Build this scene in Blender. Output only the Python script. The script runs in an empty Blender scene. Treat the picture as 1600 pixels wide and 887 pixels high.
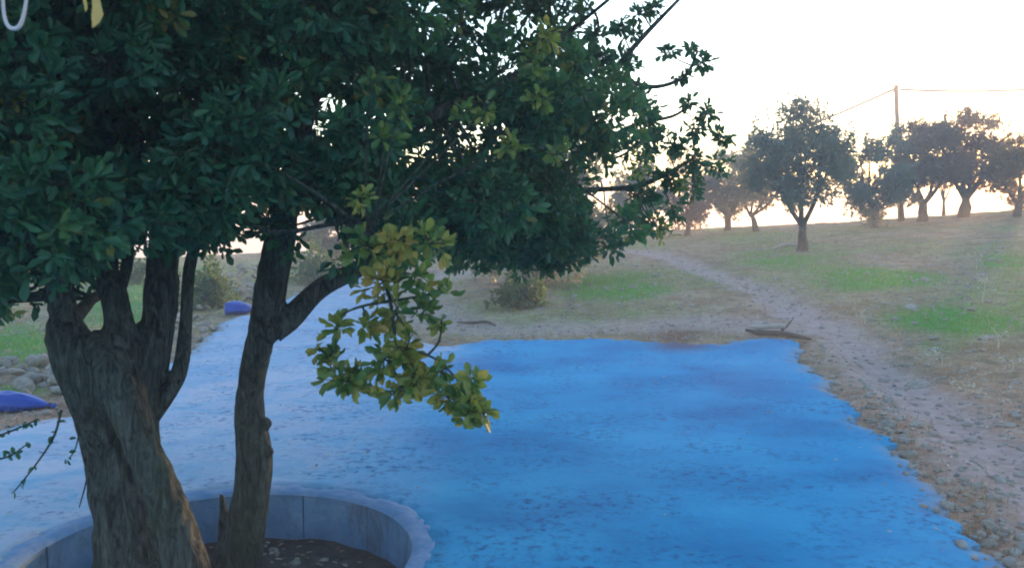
import bpy, bmesh, math, random
import numpy as np
from mathutils import Vector, Matrix, noise
from mathutils.geometry import delaunay_2d_cdt

rng = np.random.default_rng(11)
random.seed(5)
C = bpy.context.scene.collection
SC = bpy.context.scene

# ------------------------------------------------------------------ camera
EYE = 1.7
F = 1386.0                       # focal length in pixels of the 1600 px wide photograph
PITCH = math.atan((443.5 - 330) / F)
cam = bpy.data.cameras.new('camera')
cam.sensor_width = 36; cam.lens = 36 * F / 1600
cam.clip_start = 0.05; cam.clip_end = 3000
cam.dof.use_dof = True; cam.dof.focus_distance = 9.0; cam.dof.aperture_fstop = 5.6
camo = bpy.data.objects.new('camera', cam); C.objects.link(camo)
camo.location = (0, 0, EYE); camo.rotation_euler = (math.pi / 2 - PITCH, 0, 0)
SC.camera = camo

# ------------------------------------------------------------------ light
SUN_AZ, SUN_EL = math.radians(31.2), math.radians(2.7)
w = bpy.data.worlds.new('World'); SC.world = w; w.use_nodes = True
nt = w.node_tree; bg = nt.nodes['Background']
sky = nt.nodes.new('ShaderNodeTexSky'); sky.sky_type = 'NISHITA'; sky.sun_disc = False
sky.sun_elevation = SUN_EL; sky.sun_rotation = SUN_AZ
sky.dust_density = 0.3; sky.air_density = 1.0; sky.ozone_density = 2.5
nt.links.new(sky.outputs[0], bg.inputs[0]); bg.inputs[1].default_value = 0.15
sl = bpy.data.lights.new('sun', 'SUN'); sl.energy = 2.2; sl.angle = math.radians(0.5); sl.color = (1.0, 0.60, 0.28)
so = bpy.data.objects.new('sun', sl); C.objects.link(so)
sd = Vector((math.sin(SUN_AZ) * math.cos(SUN_EL), math.cos(SUN_AZ) * math.cos(SUN_EL), math.sin(SUN_EL)))
so.rotation_euler = sd.to_track_quat('Z', 'Y').to_euler(); so.location = sd * 80
SC.view_settings.view_transform = 'Standard'; SC.view_settings.look = 'None'
SC.view_settings.gamma = 1; SC.view_settings.use_curve_mapping = False
SC.view_settings.exposure = 3.2
SC.render.engine = 'CYCLES'
SC.cycles.use_denoising = True
SC.cycles.max_bounces = 6; SC.cycles.transparent_max_bounces = 4
SC.cycles.volume_bounces = 1
SC.cycles.pixel_filter_type = 'BLACKMAN_HARRIS'; SC.cycles.filter_width = 1.9
HAZE = 0.006

# ------------------------------------------------------------------ pixel <-> world helpers
cp, sp_ = math.cos(PITCH), math.sin(PITCH)
def ray(px, py):
    a = (px - 800) / F; b = (443.5 - py) / F
    return np.array([a, cp + b * sp_, -sp_ + b * cp])
def P(px, py, d):                # the point on that line of sight whose depth (world y) is d metres
    r = ray(px, py); return np.array([0, 0, EYE]) + r * (d / r[1])
def project(x, y, z):
    z = z - EYE
    f = y * cp - z * sp_; u = y * sp_ + z * cp
    f = np.maximum(f, 1e-3)
    return 800 + F * x / f, 443.5 - F * u / f

RX = [-600, 0, 300, 600, 900, 1100, 1300, 1600, 1690, 2200]
RY = [405, 402, 398, 388, 364, 355, 345, 325, 300, 285]  # last entries: ridge raised out of view to keep low sun off the slab
RC = np.array([-1.45, 4.32]); R_IN, R_OUT = 0.955, 1.07
RID = 36.0
def base_height(x, y):
    d = np.hypot(x, y)
    yy = np.maximum(y, d * 0.35 + 1e-6)
    px = 800 + F * x / yy
    yr = np.interp(px, RX, RY)
    zr = 1.7 - (yr - 330) / F * RID * 0.97
    t = np.clip((d - 10.5) / (RID - 10.5), 0, 1)
    z = zr * t ** 0.8
    over = np.maximum(d - RID, 0)
    z = z - 0.085 * over * over / (over + 6)
    return z
def wob(x, y):
    return (0.5 * np.sin(x * 1.7 + 0.6 * y) + 0.5 * np.sin(y * 2.3 - 0.9 * x + 1) + 0.35 * np.sin(5.1 * x + 2.2 * y) + 0.35 * np.sin(4.3 * y - 3.7 * x + 2))
def solve_ground(px, py):
    r = ray(px, py); lo, hi = 1.0, 60.0
    s = 1.0
    while s < 80:
        p = r * s + np.array([0, 0, EYE])
        if p[2] < base_height(p[0], p[1]): break
        s *= 1.01
    return p
def G(px, py):
    p = solve_ground(px, py); return (float(p[0]), float(p[1]))

# ------------------------------------------------------------------ slab outline
def rough(poly, step, amp, seed, closed=True, skip=()):
    out = []; n = len(poly)
    for i in range(n):
        a = np.array(poly[i]); b = np.array(poly[(i + 1) % n]); L = np.linalg.norm(b - a)
        k = max(1, int(L / step)); nrm = np.array([-(b - a)[1], (b - a)[0]]) / max(L, 1e-6)
        for j in range(k):
            p = a + (b - a) * j / k
            f = 0 if i in skip else 1
            q = noise.noise(Vector((p[0] * 2.2, p[1] * 2.2, seed))) * 0.8 + noise.noise(Vector((p[0] * 7, p[1] * 7, seed + 4))) * 0.6 + noise.noise(Vector((p[0] * 19, p[1] * 19, seed + 8))) * 0.3
            out.append(tuple(p + nrm * q * amp * f))
    return out
SL = [(-260, 712), (0, 672), (60, 657), (115, 645), (175, 618), (250, 575), (300, 546), (335, 516), (362, 498), (405, 489), (440, 471), (482, 450), (522, 427), (560, 420),
      (592, 424), (612, 440), (606, 470), (622, 505), (650, 533), (700, 540), (760, 532), (850, 529), (950, 530), (1050, 535), (1130, 534), (1180, 529), (1238, 530),
      (1256, 560), (1292, 600), (1330, 642), (1372, 684), (1420, 716), (1450, 752), (1500, 812), (1560, 887), (1640, 985)]
slab_poly = [G(*p) for p in SL] + [(2.35, 1.0), (2.3, -3.0), (-6.5, -3.0)]
slab_rough = rough(slab_poly, 0.028, 0.16, 1.0, skip=(len(SL) - 1, len(SL), len(SL) + 1))
def inside(poly, x, y):
    x = np.asarray(x); y = np.asarray(y); c = np.zeros(x.shape, bool)
    n = len(poly)
    for i in range(n):
        x1, y1 = poly[i]; x2, y2 = poly[(i + 1) % n]
        if y1 == y2: continue
        m = ((y1 > y) != (y2 > y)) & (x < (x2 - x1) * (y - y1) / (y2 - y1) + x1)
        c ^= m
    return c
def dist_poly(poly, x, y):
    d = np.full(np.shape(x), 1e9)
    n = len(poly)
    for i in range(n):
        ax, ay = poly[i]; bx, by = poly[(i + 1) % n]
        vx, vy = bx - ax, by - ay; L = vx * vx + vy * vy + 1e-12
        t = np.clip(((x - ax) * vx + (y - ay) * vy) / L, 0, 1)
        d = np.minimum(d, np.hypot(x - ax - t * vx, y - ay - t * vy))
    return d
def sstep(a, b, v):
    t = np.clip((v - a) / (b - a), 0, 1); return t * t * (3 - 2 * t)

# ------------------------------------------------------------------ object helpers
def tag(o, label=None, cat=None, group=None, kind=None):
    if label: o['label'] = label
    if cat: o['category'] = cat
    if group: o['group'] = group
    if kind: o['kind'] = kind
    return o
def thing(name, label, cat, loc=(0, 0, 0), group=None, rot=0):
    o = bpy.data.objects.new(name, None); C.objects.link(o); o.location = loc; o.rotation_euler = (0, 0, rot)
    o.empty_display_size = 0.2
    return tag(o, label, cat, group)
def mesh_obj(name, verts, faces, mat, parent=None, smooth=False, attrs=None, world=True):
    me = bpy.data.meshes.new(name)
    v = np.asarray(verts, dtype=np.float32)
    if parent is not None and world:
        v = v - np.array(parent.location, dtype=np.float32)
    if isinstance(faces, np.ndarray):
        nf, k = faces.shape
        me.vertices.add(len(v)); me.vertices.foreach_set('co', v.ravel())
        me.loops.add(nf * k); me.loops.foreach_set('vertex_index', faces.astype(np.int32).ravel())
        me.polygons.add(nf); me.polygons.foreach_set('loop_start', np.arange(0, nf * k, k, dtype=np.int32))
        me.update(calc_edges=True)
    else:
        me.from_pydata([tuple(map(float, q)) for q in v], [], faces)
    me.validate()
    if attrs:
        for nme, arr in attrs.items():
            a = me.attributes.new(nme, 'FLOAT', 'POINT'); a.data.foreach_set('value', np.asarray(arr, dtype=np.float32))
    if smooth:
        me.polygons.foreach_set('use_smooth', [True] * len(me.polygons))
    me.materials.append(mat)
    o = bpy.data.objects.new(name, me); C.objects.link(o)
    if parent is not None: o.parent = parent
    return o

class Tubes:
    def __init__(s): s.v = []; s.f = []; s.n = 0
    def add(s, pts, rad, seg=8, jitter=0.0, cap=True):
        pts = [np.asarray(p, float) for p in pts]; n = len(pts)
        if np.isscalar(rad): rad = [rad] * n
        t0 = pts[1] - pts[0]; t0 /= np.linalg.norm(t0) + 1e-9
        ref = np.array([0, 0, 1.0]) if abs(t0[2]) < 0.9 else np.array([1.0, 0, 0])
        a = np.cross(t0, ref); a /= np.linalg.norm(a)
        base = s.n
        for i in range(n):
            t = pts[min(i + 1, n - 1)] - pts[max(i - 1, 0)]; t /= np.linalg.norm(t) + 1e-9
            a = a - t * np.dot(a, t); a /= np.linalg.norm(a) + 1e-9
            b = np.cross(t, a)
            for k in range(seg):
                th = 2 * math.pi * k / seg
                r = rad[i]
                if jitter: r *= 1 + jitter * noise.noise(Vector(pts[i] * 3 + (a * math.cos(th) + b * math.sin(th)) * 1.3))
                s.v.append(pts[i] + (a * math.cos(th) + b * math.sin(th)) * r)
        for i in range(n - 1):
            for k in range(seg):
                k2 = (k + 1) % seg
                s.f.append((base + i * seg + k, base + i * seg + k2, base + (i + 1) * seg + k2, base + (i + 1) * seg + k))
        if cap:
            s.f.append(tuple(base + k for k in reversed(range(seg)))); s.f.append(tuple(base + (n - 1) * seg + k for k in range(seg)))
        s.n += n * seg
    def build(s, name, mat, parent=None, smooth=True): return mesh_obj(name, s.v, s.f, mat, parent, smooth)
def spline(pts, rads, k=6):
    pts = [np.asarray(p, float) for p in pts]; out = []; ro = []
    n = len(pts)
    for i in range(n - 1):
        p0 = pts[max(i - 1, 0)]; p1 = pts[i]; p2 = pts[i + 1]; p3 = pts[min(i + 2, n - 1)]
        for j in range(k):
            t = j / k
            out.append(0.5 * ((2 * p1) + (-p0 + p2) * t + (2 * p0 - 5 * p1 + 4 * p2 - p3) * t * t + (-p0 + 3 * p1 - 3 * p2 + p3) * t ** 3))
            ro.append(rads[i] * (1 - t) + rads[i + 1] * t)
    out.append(pts[-1]); ro.append(rads[-1]); return out, ro
def remeshed(o, voxel, disp=0.0, freq=6.0, seed=0):
    m = o.modifiers.new('r', 'REMESH'); m.mode = 'VOXEL'; m.voxel_size = voxel; m.use_smooth_shade = True
    s = o.modifiers.new('s', 'SMOOTH'); s.iterations = 5; s.factor = 0.6
    dg = bpy.context.evaluated_depsgraph_get(); dg.update()
    me = bpy.data.meshes.new_from_object(o.evaluated_get(dg)); o.modifiers.clear()
    mats = list(o.data.materials); old = o.data; o.data = me; me.materials.clear()
    for q in mats: me.materials.append(q)
    bpy.data.meshes.remove(old)
    if disp:
        n = len(me.vertices); co = np.zeros(n * 3, np.float32); me.vertices.foreach_get('co', co); co = co.reshape(-1, 3)
        no = np.zeros(n * 3, np.float32); me.vertices.foreach_get('normal', no); no = no.reshape(-1, 3)
        dd = np.zeros(n, np.float32)
        for i in range(n):
            x, y, z = map(float, co[i])
            q = noise.noise(Vector((x * freq, y * freq, z * freq * 0.3 + seed)))
            q2 = noise.noise(Vector((x * freq * 3.2, y * freq * 3.2, z * freq * 0.8 + seed)))
            q3 = noise.noise(Vector((x * 2.5, y * 2.5, z * 2.0 + seed + 9)))
            dd[i] = q * 0.9 - abs(q2) * 1.0 + q3 * 1.3
        co = co + no * dd[:, None] * disp; me.vertices.foreach_set('co', co.ravel())
    me.polygons.foreach_set('use_smooth', [True] * len(me.polygons)); me.update()
    return o

# ------------------------------------------------------------------ materials
def new_mat(name):
    m = bpy.data.materials.new(name); m.use_nodes = True; n = m.node_tree
    b = n.nodes['Principled BSDF']; return m, n, b
def N(n, t, **kw):
    x = n.nodes.new(t)
    for k, v in kw.items():
        if k in x.inputs: x.inputs[k].default_value = v
        else: setattr(x, k, v)
    return x
def ramp(n, fac, stops):
    r = n.nodes.new('ShaderNodeValToRGB'); e = r.color_ramp.elements
    while len(e) < len(stops): e.new(0.5)
    for i, (p, c) in enumerate(stops):
        e[i].position = p; e[i].color = (*c, 1)
    n.links.new(fac, r.inputs[0]); return r.outputs[0]
def mixc(n, fac, a, b, mode='MIX'):
    m = n.nodes.new('ShaderNodeMix'); m.data_type = 'RGBA'; m.blend_type = mode
    for s, v in ((m.inputs[0], fac), (m.inputs[6], a), (m.inputs[7], b)):
        if isinstance(v, (int, float)): s.default_value = v
        elif isinstance(v, tuple): s.default_value = (*v, 1)
        else: n.links.new(v, s)
    return m.outputs[2]
def mth(n, op, a, b=None, clamp=False):
    m = n.nodes.new('ShaderNodeMath'); m.operation = op; m.use_clamp = clamp
    for s, v in ((m.inputs[0], a), (m.inputs[1], b)):
        if v is None: continue
        if isinstance(v, (int, float)): s.default_value = v
        else: n.links.new(v, s)
    return m.outputs[0]
def tex(n, scale, detail=5, rough=0.6, vec=None, dist=0.0):
    t = N(n, 'ShaderNodeTexNoise', Scale=scale, Detail=detail, Roughness=rough, Distortion=dist)
    if vec is None:
        g = n.nodes.new('ShaderNodeNewGeometry'); vec = g.outputs['Position']
    n.links.new(vec, t.inputs['Vector']); return t.outputs['Fac']
def bump(n, b, h, strength, dist):
    x = N(n, 'ShaderNodeBump', Strength=strength, Distance=dist); n.links.new(h, x.inputs['Height']); n.links.new(x.outputs[0], b.inputs['Normal'])
def attr(n, name):
    a = n.nodes.new('ShaderNodeAttribute'); a.attribute_name = name; return a.outputs['Fac']
def mapping(n, sc):
    g = n.nodes.new('ShaderNodeNewGeometry'); m = n.nodes.new('ShaderNodeMapping'); m.inputs['Scale'].default_value = sc
    n.links.new(g.outputs['Position'], m.inputs['Vector']); return m.outputs[0]

def leaf_mat(name, stops, trans=0.35, tcol=(0.35, 0.42, 0.05), rough=0.45):
    m, n, b = new_mat(name)
    c = ramp(n, attr(n, 'tint'), stops)
    n.links.new(c, b.inputs['Base Color']); b.inputs['Roughness'].default_value = rough
    b.inputs['Specular IOR Level'].default_value = 0.45
    t = n.nodes.new('ShaderNodeBsdfTranslucent')
    tc = mixc(n, 0.5, c, tcol); n.links.new(tc, t.inputs[0])
    mx = n.nodes.new('ShaderNodeMixShader'); mx.inputs[0].default_value = trans
    n.links.new(b.outputs[0], mx.inputs[1]); n.links.new(t.outputs[0], mx.inputs[2])
    n.links.new(mx.outputs[0], n.nodes['Material Output'].inputs[0]); return m
M_OAK = leaf_mat('oak_leaf', [(0.0, (0.014, 0.080, 0.050)), (0.5, (0.026, 0.12, 0.060)), (0.85, (0.06, 0.17, 0.06)), (0.97, (0.10, 0.16, 0.045)), (1.0, (0.25, 0.20, 0.05))], trans=0.35, tcol=(0.18, 0.38, 0.10))
M_SPRAY = leaf_mat('oak_leaf_sun_tint', [(0.0, (0.03, 0.10, 0.04)), (0.35, (0.11, 0.20, 0.05)), (0.62, (0.34, 0.32, 0.07)), (1.0, (0.68, 0.40, 0.12))], trans=0.4)  # yellow to orange stops put the low sun's light into the leaf colour
M_OLIVE = leaf_mat('olive_leaf', [(0.0, (0.15, 0.17, 0.14)), (0.6, (0.22, 0.235, 0.18)), (1.0, (0.26, 0.23, 0.11))], trans=0.4, tcol=(0.35, 0.32, 0.16))
M_OLIVE_BROWN = leaf_mat('olive_leaf_brown', [(0.0, (0.24, 0.15, 0.11)), (0.6, (0.33, 0.20, 0.13)), (1.0, (0.45, 0.26, 0.11))], trans=0.45, tcol=(0.5, 0.32, 0.16))  # browner leaf colour for several of the ridge olives
M_GLARE_LEAF = leaf_mat('olive_leaf_glare_tint', [(0.0, (0.16, 0.10, 0.04)), (0.6, (0.30, 0.18, 0.06)), (1.0, (0.45, 0.28, 0.09))], trans=0.5, tcol=(0.7, 0.35, 0.08))  # orange sun glare at the right edge, put into the leaf colour
M_SHRUB = leaf_mat('shrub_leaf', [(0.0, (0.03, 0.08, 0.035)), (0.6, (0.06, 0.13, 0.045)), (1.0, (0.12, 0.18, 0.05))])
M_GRASS = leaf_mat('grass_blade', [(0.0, (0.07, 0.26, 0.03)), (0.6, (0.14, 0.40, 0.05)), (0.8, (0.22, 0.25, 0.09)), (1.0, (0.42, 0.33, 0.18))], trans=0.3, rough=0.7)
M_DRYGRASS = leaf_mat('dry_grass_blade', [(0.0, (0.24, 0.17, 0.09)), (1.0, (0.5, 0.4, 0.24))], trans=0.3, tcol=(0.5, 0.35, 0.15), rough=0.8)

def bark(name, c1, c2, c3):
    m, n, b = new_mat(name)
    v = mapping(n, (13, 13, 3.2)); f = tex(n, 2.2, 8, 0.7, v, 1.2); f2 = tex(n, 2.4, 3, 0.5)
    col = ramp(n, f, [(0.38, c1), (0.52, c2), (0.68, c3)])
    col = mixc(n, mth(n, 'MULTIPLY', ramp(n, f2, [(0.5, (0, 0, 0)), (0.7, (1, 1, 1))]), 0.45), col, (0.09, 0.115, 0.055))
    n.links.new(col, b.inputs['Base Color']); b.inputs['Roughness'].default_value = 0.9; b.inputs['Specular IOR Level'].default_value = 0.2
    vo = N(n, 'ShaderNodeTexVoronoi', Scale=3.0); vo.feature = 'DISTANCE_TO_EDGE'; n.links.new(v, vo.inputs['Vector'])
    h = mth(n, 'ADD', f, mth(n, 'MULTIPLY', vo.outputs[0], 0.6))
    bump(n, b, h, 1.0, 0.06); return m
M_BARK = bark('oak_bark', (0.032, 0.032, 0.027), (0.105, 0.108, 0.088), (0.20, 0.20, 0.165))
M_BARK2 = bark('olive_bark', (0.06, 0.045, 0.035), (0.13, 0.10, 0.08), (0.22, 0.18, 0.14))

# ground
m, n, b = new_mat('ground'); M_GROUND = m
f1 = tex(n, 0.9, 8, 0.65); f2 = tex(n, 7, 6, 0.7); f3 = tex(n, 32, 4, 0.7)
dirt = ramp(n, f1, [(0.3, (0.27, 0.13, 0.075)), (0.5, (0.48, 0.255, 0.16)), (0.7, (0.60, 0.35, 0.235))])
dirt = mixc(n, mth(n, 'MULTIPLY', ramp(n, f2, [(0.50, (0, 0, 0)), (0.66, (1, 1, 1))]), 0.75), dirt, (0.58, 0.46, 0.35))
dirt = mixc(n, mth(n, 'MULTIPLY', ramp(n, tex(n, 2.6, 6, 0.7), [(0.5, (0, 0, 0)), (0.64, (1, 1, 1))]), 0.7), dirt, (0.19, 0.105, 0.065))
dirt = mixc(n, mth(n, 'MULTIPLY', ramp(n, f3, [(0.35, (1, 1, 1)), (0.5, (0, 0, 0))]), 0.6), dirt, (0.09, 0.06, 0.045))
pth = ramp(n, f2, [(0.3, (0.38, 0.25, 0.21)), (0.7, (0.56, 0.40, 0.35))])
pm = mth(n, 'MULTIPLY', attr(n, 'path'), mth(n, 'ADD', 0.7, mth(n, 'MULTIPLY', f2, 0.6)), True)
col = mixc(n, pm, dirt, pth)
gc = ramp(n, f2, [(0.3, (0.06, 0.24, 0.035)), (0.6, (0.12, 0.33, 0.05)), (0.8, (0.22, 0.30, 0.09))])
gm = mth(n, 'MULTIPLY', attr(n, 'grass'), mth(n, 'ADD', 0.5, mth(n, 'MULTIPLY', f1, 1.2)), True)
col = mixc(n, gm, col, gc)
col = mixc(n, attr(n, 'red'), col, (0.16, 0.06, 0.045))
n.links.new(col, b.inputs['Base Color']); b.inputs['Roughness'].default_value = 0.95; b.inputs['Specular IOR Level'].default_value = 0.15
bump(n, b, mth(n, 'ADD', f2, mth(n, 'MULTIPLY', f3, 0.5)), 0.8, 0.05)

# blue painted concrete
m, n, b = new_mat('blue_paint'); M_SLAB = m
v = mapping(n, (1.0, 1.25, 1.0))
f1 = tex(n, 0.7, 5, 0.55, v); f2 = tex(n, 2.6, 7, 0.7, v, 0.6); f3 = tex(n, 15, 6, 0.75); f4 = tex(n, 1.3, 6, 0.6, v, 1.0)
blue = ramp(n, f1, [(0.36, (0.011, 0.225, 0.44)), (0.5, (0.020, 0.305, 0.54)), (0.66, (0.036, 0.37, 0.60))])
pale = ramp(n, f2, [(0.3, (0.24, 0.43, 0.58)), (0.7, (0.50, 0.52, 0.60))])
col = mixc(n, mth(n, 'MULTIPLY', attr(n, 'worn'), mth(n, 'ADD', 0.55, f2), True), blue, pale)
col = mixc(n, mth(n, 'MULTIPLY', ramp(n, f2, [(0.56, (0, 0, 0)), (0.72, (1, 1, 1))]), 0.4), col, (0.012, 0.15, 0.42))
dk = mth(n, 'MULTIPLY', ramp(n, f3, [(0.50, (0, 0, 0)), (0.62, (1, 1, 1))]), ramp(n, f4, [(0.42, (0, 0, 0)), (0.60, (1, 1, 1))]))
col = mixc(n, mth(n, 'MULTIPLY', dk, 0.8), col, (0.012, 0.07, 0.20))
col = mixc(n, mth(n, 'MULTIPLY', attr(n, 'edge'), mth(n, 'ADD', 0.1, mth(n, 'MULTIPLY', f3, 1.5)), True), col, (0.36, 0.30, 0.28))
col = mixc(n, attr(n, 'red'), col, (0.17, 0.07, 0.06))
n.links.new(col, b.inputs['Base Color']); b.inputs['Roughness'].default_value = 0.95; b.inputs['Specular IOR Level'].default_value = 0.1
bump(n, b, mth(n, 'ADD', f2, mth(n, 'MULTIPLY', f3, 0.8)), 0.5, 0.03)

def stone_mat(name, a, c, sc=9, rough=0.9):
    m, n, b = new_mat(name)
    o = n.nodes.new('ShaderNodeObjectInfo')
    f = tex(n, sc, 7, 0.65)
    col = ramp(n, f, [(0.3, a), (0.7, c)])
    col = mixc(n, mth(n, 'MULTIPLY', o.outputs['Random'], 0.5), col, tuple(q * 0.55 for q in a))
    n.links.new(col, b.inputs['Base Color']); b.inputs['Roughness'].default_value = rough; b.inputs['Specular IOR Level'].default_value = 0.2
    bump(n, b, tex(n, sc * 3, 5, 0.7), 0.6, 0.02); return m
M_STONE = stone_mat('pale_stone', (0.27, 0.21, 0.16), (0.56, 0.48, 0.39), 22)
M_GRAVEL = stone_mat('gravel', (0.24, 0.19, 0.16), (0.48, 0.42, 0.36))
M_CONC = stone_mat('concrete_block', (0.09, 0.20, 0.36), (0.22, 0.34, 0.48), 5)
n_ = M_CONC.node_tree; b_ = n_.nodes['Principled BSDF']; old = b_.inputs['Base Color'].links[0].from_socket
st_ = ramp(n_, tex(n_, 3.2, 7, 0.75, mapping(n_, (1, 1, .6)), 1.5), [(0.46, (0, 0, 0)), (0.62, (1, 1, 1))])
n_.links.new(mixc(n_, mth(n_, 'MULTIPLY', st_, .65), old, (0.09, 0.10, 0.11)), b_.inputs['Base Color'])
M_COPING = stone_mat('mortar_coping', (0.07, 0.24, 0.44), (0.34, 0.40, 0.54), 5)
M_SOIL = stone_mat('planter_soil', (0.05, 0.04, 0.035), (0.15, 0.12, 0.10), 10)
M_LITTER = leaf_mat('dry_leaf', [(0.0, (0.18, 0.11, 0.06)), (0.4, (0.34, 0.25, 0.16)), (1.0, (0.6, 0.52, 0.4))], trans=0.1, tcol=(0.3, 0.2, 0.1), rough=0.9)
def plain(name, c, rough=0.6, nz=0.2):
    m, n, b = new_mat(name); f = tex(n, 12, 5, 0.6)
    col = mixc(n, f, tuple(q * (1 - nz) for q in c), tuple(min(1, q * (1 + nz)) for q in c))
    n.links.new(col, b.inputs['Base Color']); b.inputs['Roughness'].default_value = rough
    bump(n, b, f, 0.2, 0.005); return m
M_DRUM = plain('blue_plastic', (0.006, 0.045, 0.30), 0.45, .4)
M_CAP = plain('dark_cap', (0.02, 0.03, 0.08), 0.5)
M_STRAP = plain('white_strap', (0.6, 0.62, 0.66), 0.8)
M_POLE = plain('weathered_pole', (0.05, 0.04, 0.04), 0.9)
M_WIRE = plain('wire', (0.06, 0.05, 0.05), 0.5)
M_INSUL = plain('insulator', (0.25, 0.22, 0.2), 0.4)
M_CORD = plain('pale_cord', (0.62, 0.5, 0.5), 0.7)
M_DEAD = plain('dead_wood', (0.10, 0.075, 0.06), 0.95, 0.4)
M_DEADP = plain('pale_dead_wood', (0.42, 0.36, 0.30), 0.95, 0.3)
M_STRAW = plain('straw', (0.55, 0.44, 0.30), 0.9, 0.3)
M_PETAL = plain('pale_seed_head', (0.75, 0.68, 0.52), 0.9, 0.2)

# ------------------------------------------------------------------ ground sheet
GP = [(1360, 437, 110, 19, 1.4), (1240, 408, 110, 22, .8), (1510, 500, 120, 25, 1.4), (1590, 480, 60, 18, .7), (1470, 535, 60, 20, .45), (1575, 415, 50, 30, .8),
      (960, 447, 95, 24, 1.3), (1180, 370, 90, 14, .55), (1420, 385, 130, 16, .4), (30, 540, 60, 34, 1.2), (190, 470, 90, 50, .9), (0, 610, 90, 12, .6),
      (420, 430, 90, 20, .5), (330, 470, 60, 18, .8), (860, 415, 90, 20, .5), (300, 420, 200, 15, .5), (1320, 470, 60, 12, .3), (1700, 470, 120, 60, .8), (1330, 450, 60, 10, .7), (1200, 400, 60, 14, .7)]
def grass_mask(x, y, z):
    px, py = project(x, y, z); g = np.zeros(np.shape(x))
    for cx, cy, rx, ry, a in GP: g = np.maximum(g, a * np.exp(-(((px - cx) / rx) ** 2 + ((py - cy) / ry) ** 2) ** 1.3))
    far = sstep(8, 14, np.hypot(x, y)) * 0.42 * (0.6 + 0.4 * np.sin(x * .9 + 1) * np.sin(y * .6))
    g = np.maximum(g, far)
    return np.where(y > 0.5, g * (0.82 + 0.25 * wob(x * 1.3, y * 1.1)), 0.3)
pathA = [G(*p) for p in [(1760, 860), (1600, 735), (1480, 645), (1370, 570), (1280, 500), (1200, 455), (1120, 425), (1050, 400), (990, 388)]]
pathB = [G(*p) for p in [(1250, 510), (1100, 495), (960, 502), (800, 512), (700, 500), (650, 470), (660, 440), (700, 425), (780, 408)]]
def line_dist(pl, x, y):
    d = np.full(np.shape(x), 1e9)
    for (ax, ay), (bx, by) in zip(pl[:-1], pl[1:]):
        vx, vy = bx - ax, by - ay; L = vx * vx + vy * vy + 1e-9
        t = np.clip(((x - ax) * vx + (y - ay) * vy) / L, 0, 1); d = np.minimum(d, np.hypot(x - ax - t * vx, y - ay - t * vy))
    return d
def path_mask(x, y):
    q = 0.12 * wob(x * 2, y * 2)
    return np.maximum(1 - sstep(0.12, 0.62, line_dist(pathA, x, y) + q), 0.8 * (1 - sstep(0.3, 0.9, line_dist(pathB, x, y) + q)))
coarse = slab_poly
def ground_height(x, y):
    x = np.asarray(x, float); y = np.asarray(y, float)
    d = np.hypot(x, y)
    z = base_height(x, y)
    ins = inside(coarse, x, y); dp = dist_poly(coarse, x, y)
    sdist = np.where(ins, -dp, dp)
    rgh = 0.022 * wob(x * 1.6, y * 1.6) * sstep(0.1, 1.0, sdist) * (1 - 0.6 * path_mask(x, y))
    rut = -0.05 * path_mask(x, y) * sstep(0.2, 0.8, sdist)
    z = z - 0.055 + rgh + rut - 0.16 * (1 - sstep(-0.22, -0.02, sdist)) + 0.03 * np.exp(-((sdist - 0.35) / 0.2) ** 2)
    z = z - 0.16 * (1 - sstep(R_OUT - 0.04, R_OUT + 0.02, np.hypot(x - RC[0], y - RC[1]))) 
    return z
rr = np.exp(np.arange(math.log(0.4), math.log(420), 0.0185))
ang = np.radians(np.concatenate([np.arange(-180, -40, 4), np.arange(-40, 40, 0.22), np.arange(40, 180, 4)]))
nr, na = len(rr), len(ang)
A, Rr = np.meshgrid(ang, rr)
X = Rr * np.sin(A); Y = Rr * np.cos(A); Z = ground_height(X, Y)
verts = np.stack([X, Y, Z], -1).reshape(-1, 3)
i, j = np.meshgrid(np.arange(nr - 1), np.arange(na), indexing='ij')
j2 = (j + 1) % na
faces = np.stack([i * na + j, (i + 1) * na + j, (i + 1) * na + j2, i * na + j2], -1).reshape(-1, 4)[:, ::-1]
verts = np.vstack([verts, [[0, 0, float(Z[0].mean())]]])
gmv = grass_mask(X, Y, Z); pmv = path_mask(X, Y)
gmv = np.clip(gmv * (1 - 0.8 * pmv), 0, 1)
rpx, rpy = project(X, Y, Z)
redv = 0.8 * np.exp(-(((rpx - 1062) / 45) ** 2 + ((rpy - 524) / 9) ** 2)) * (Y > 2)
ap = lambda a: np.append(a.ravel(), 0)
g = mesh_obj('ground', verts, faces, M_GROUND, smooth=True, attrs={'grass': ap(gmv), 'path': ap(pmv), 'red': ap(redv)})
bm = bmesh.new(); bm.from_mesh(g.data); bm.verts.ensure_lookup_table(); c = bm.verts[-1]
for k in range(na):
    try: bm.faces.new((bm.verts[k], bm.verts[(k + 1) % na], c))
    except ValueError: pass
bmesh.ops.recalc_face_normals(bm, faces=bm.faces); bm.to_mesh(g.data); bm.free()
if g.data.polygons[5000].normal.z < 0: g.data.flip_normals()
tag(g, kind='structure')

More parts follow.
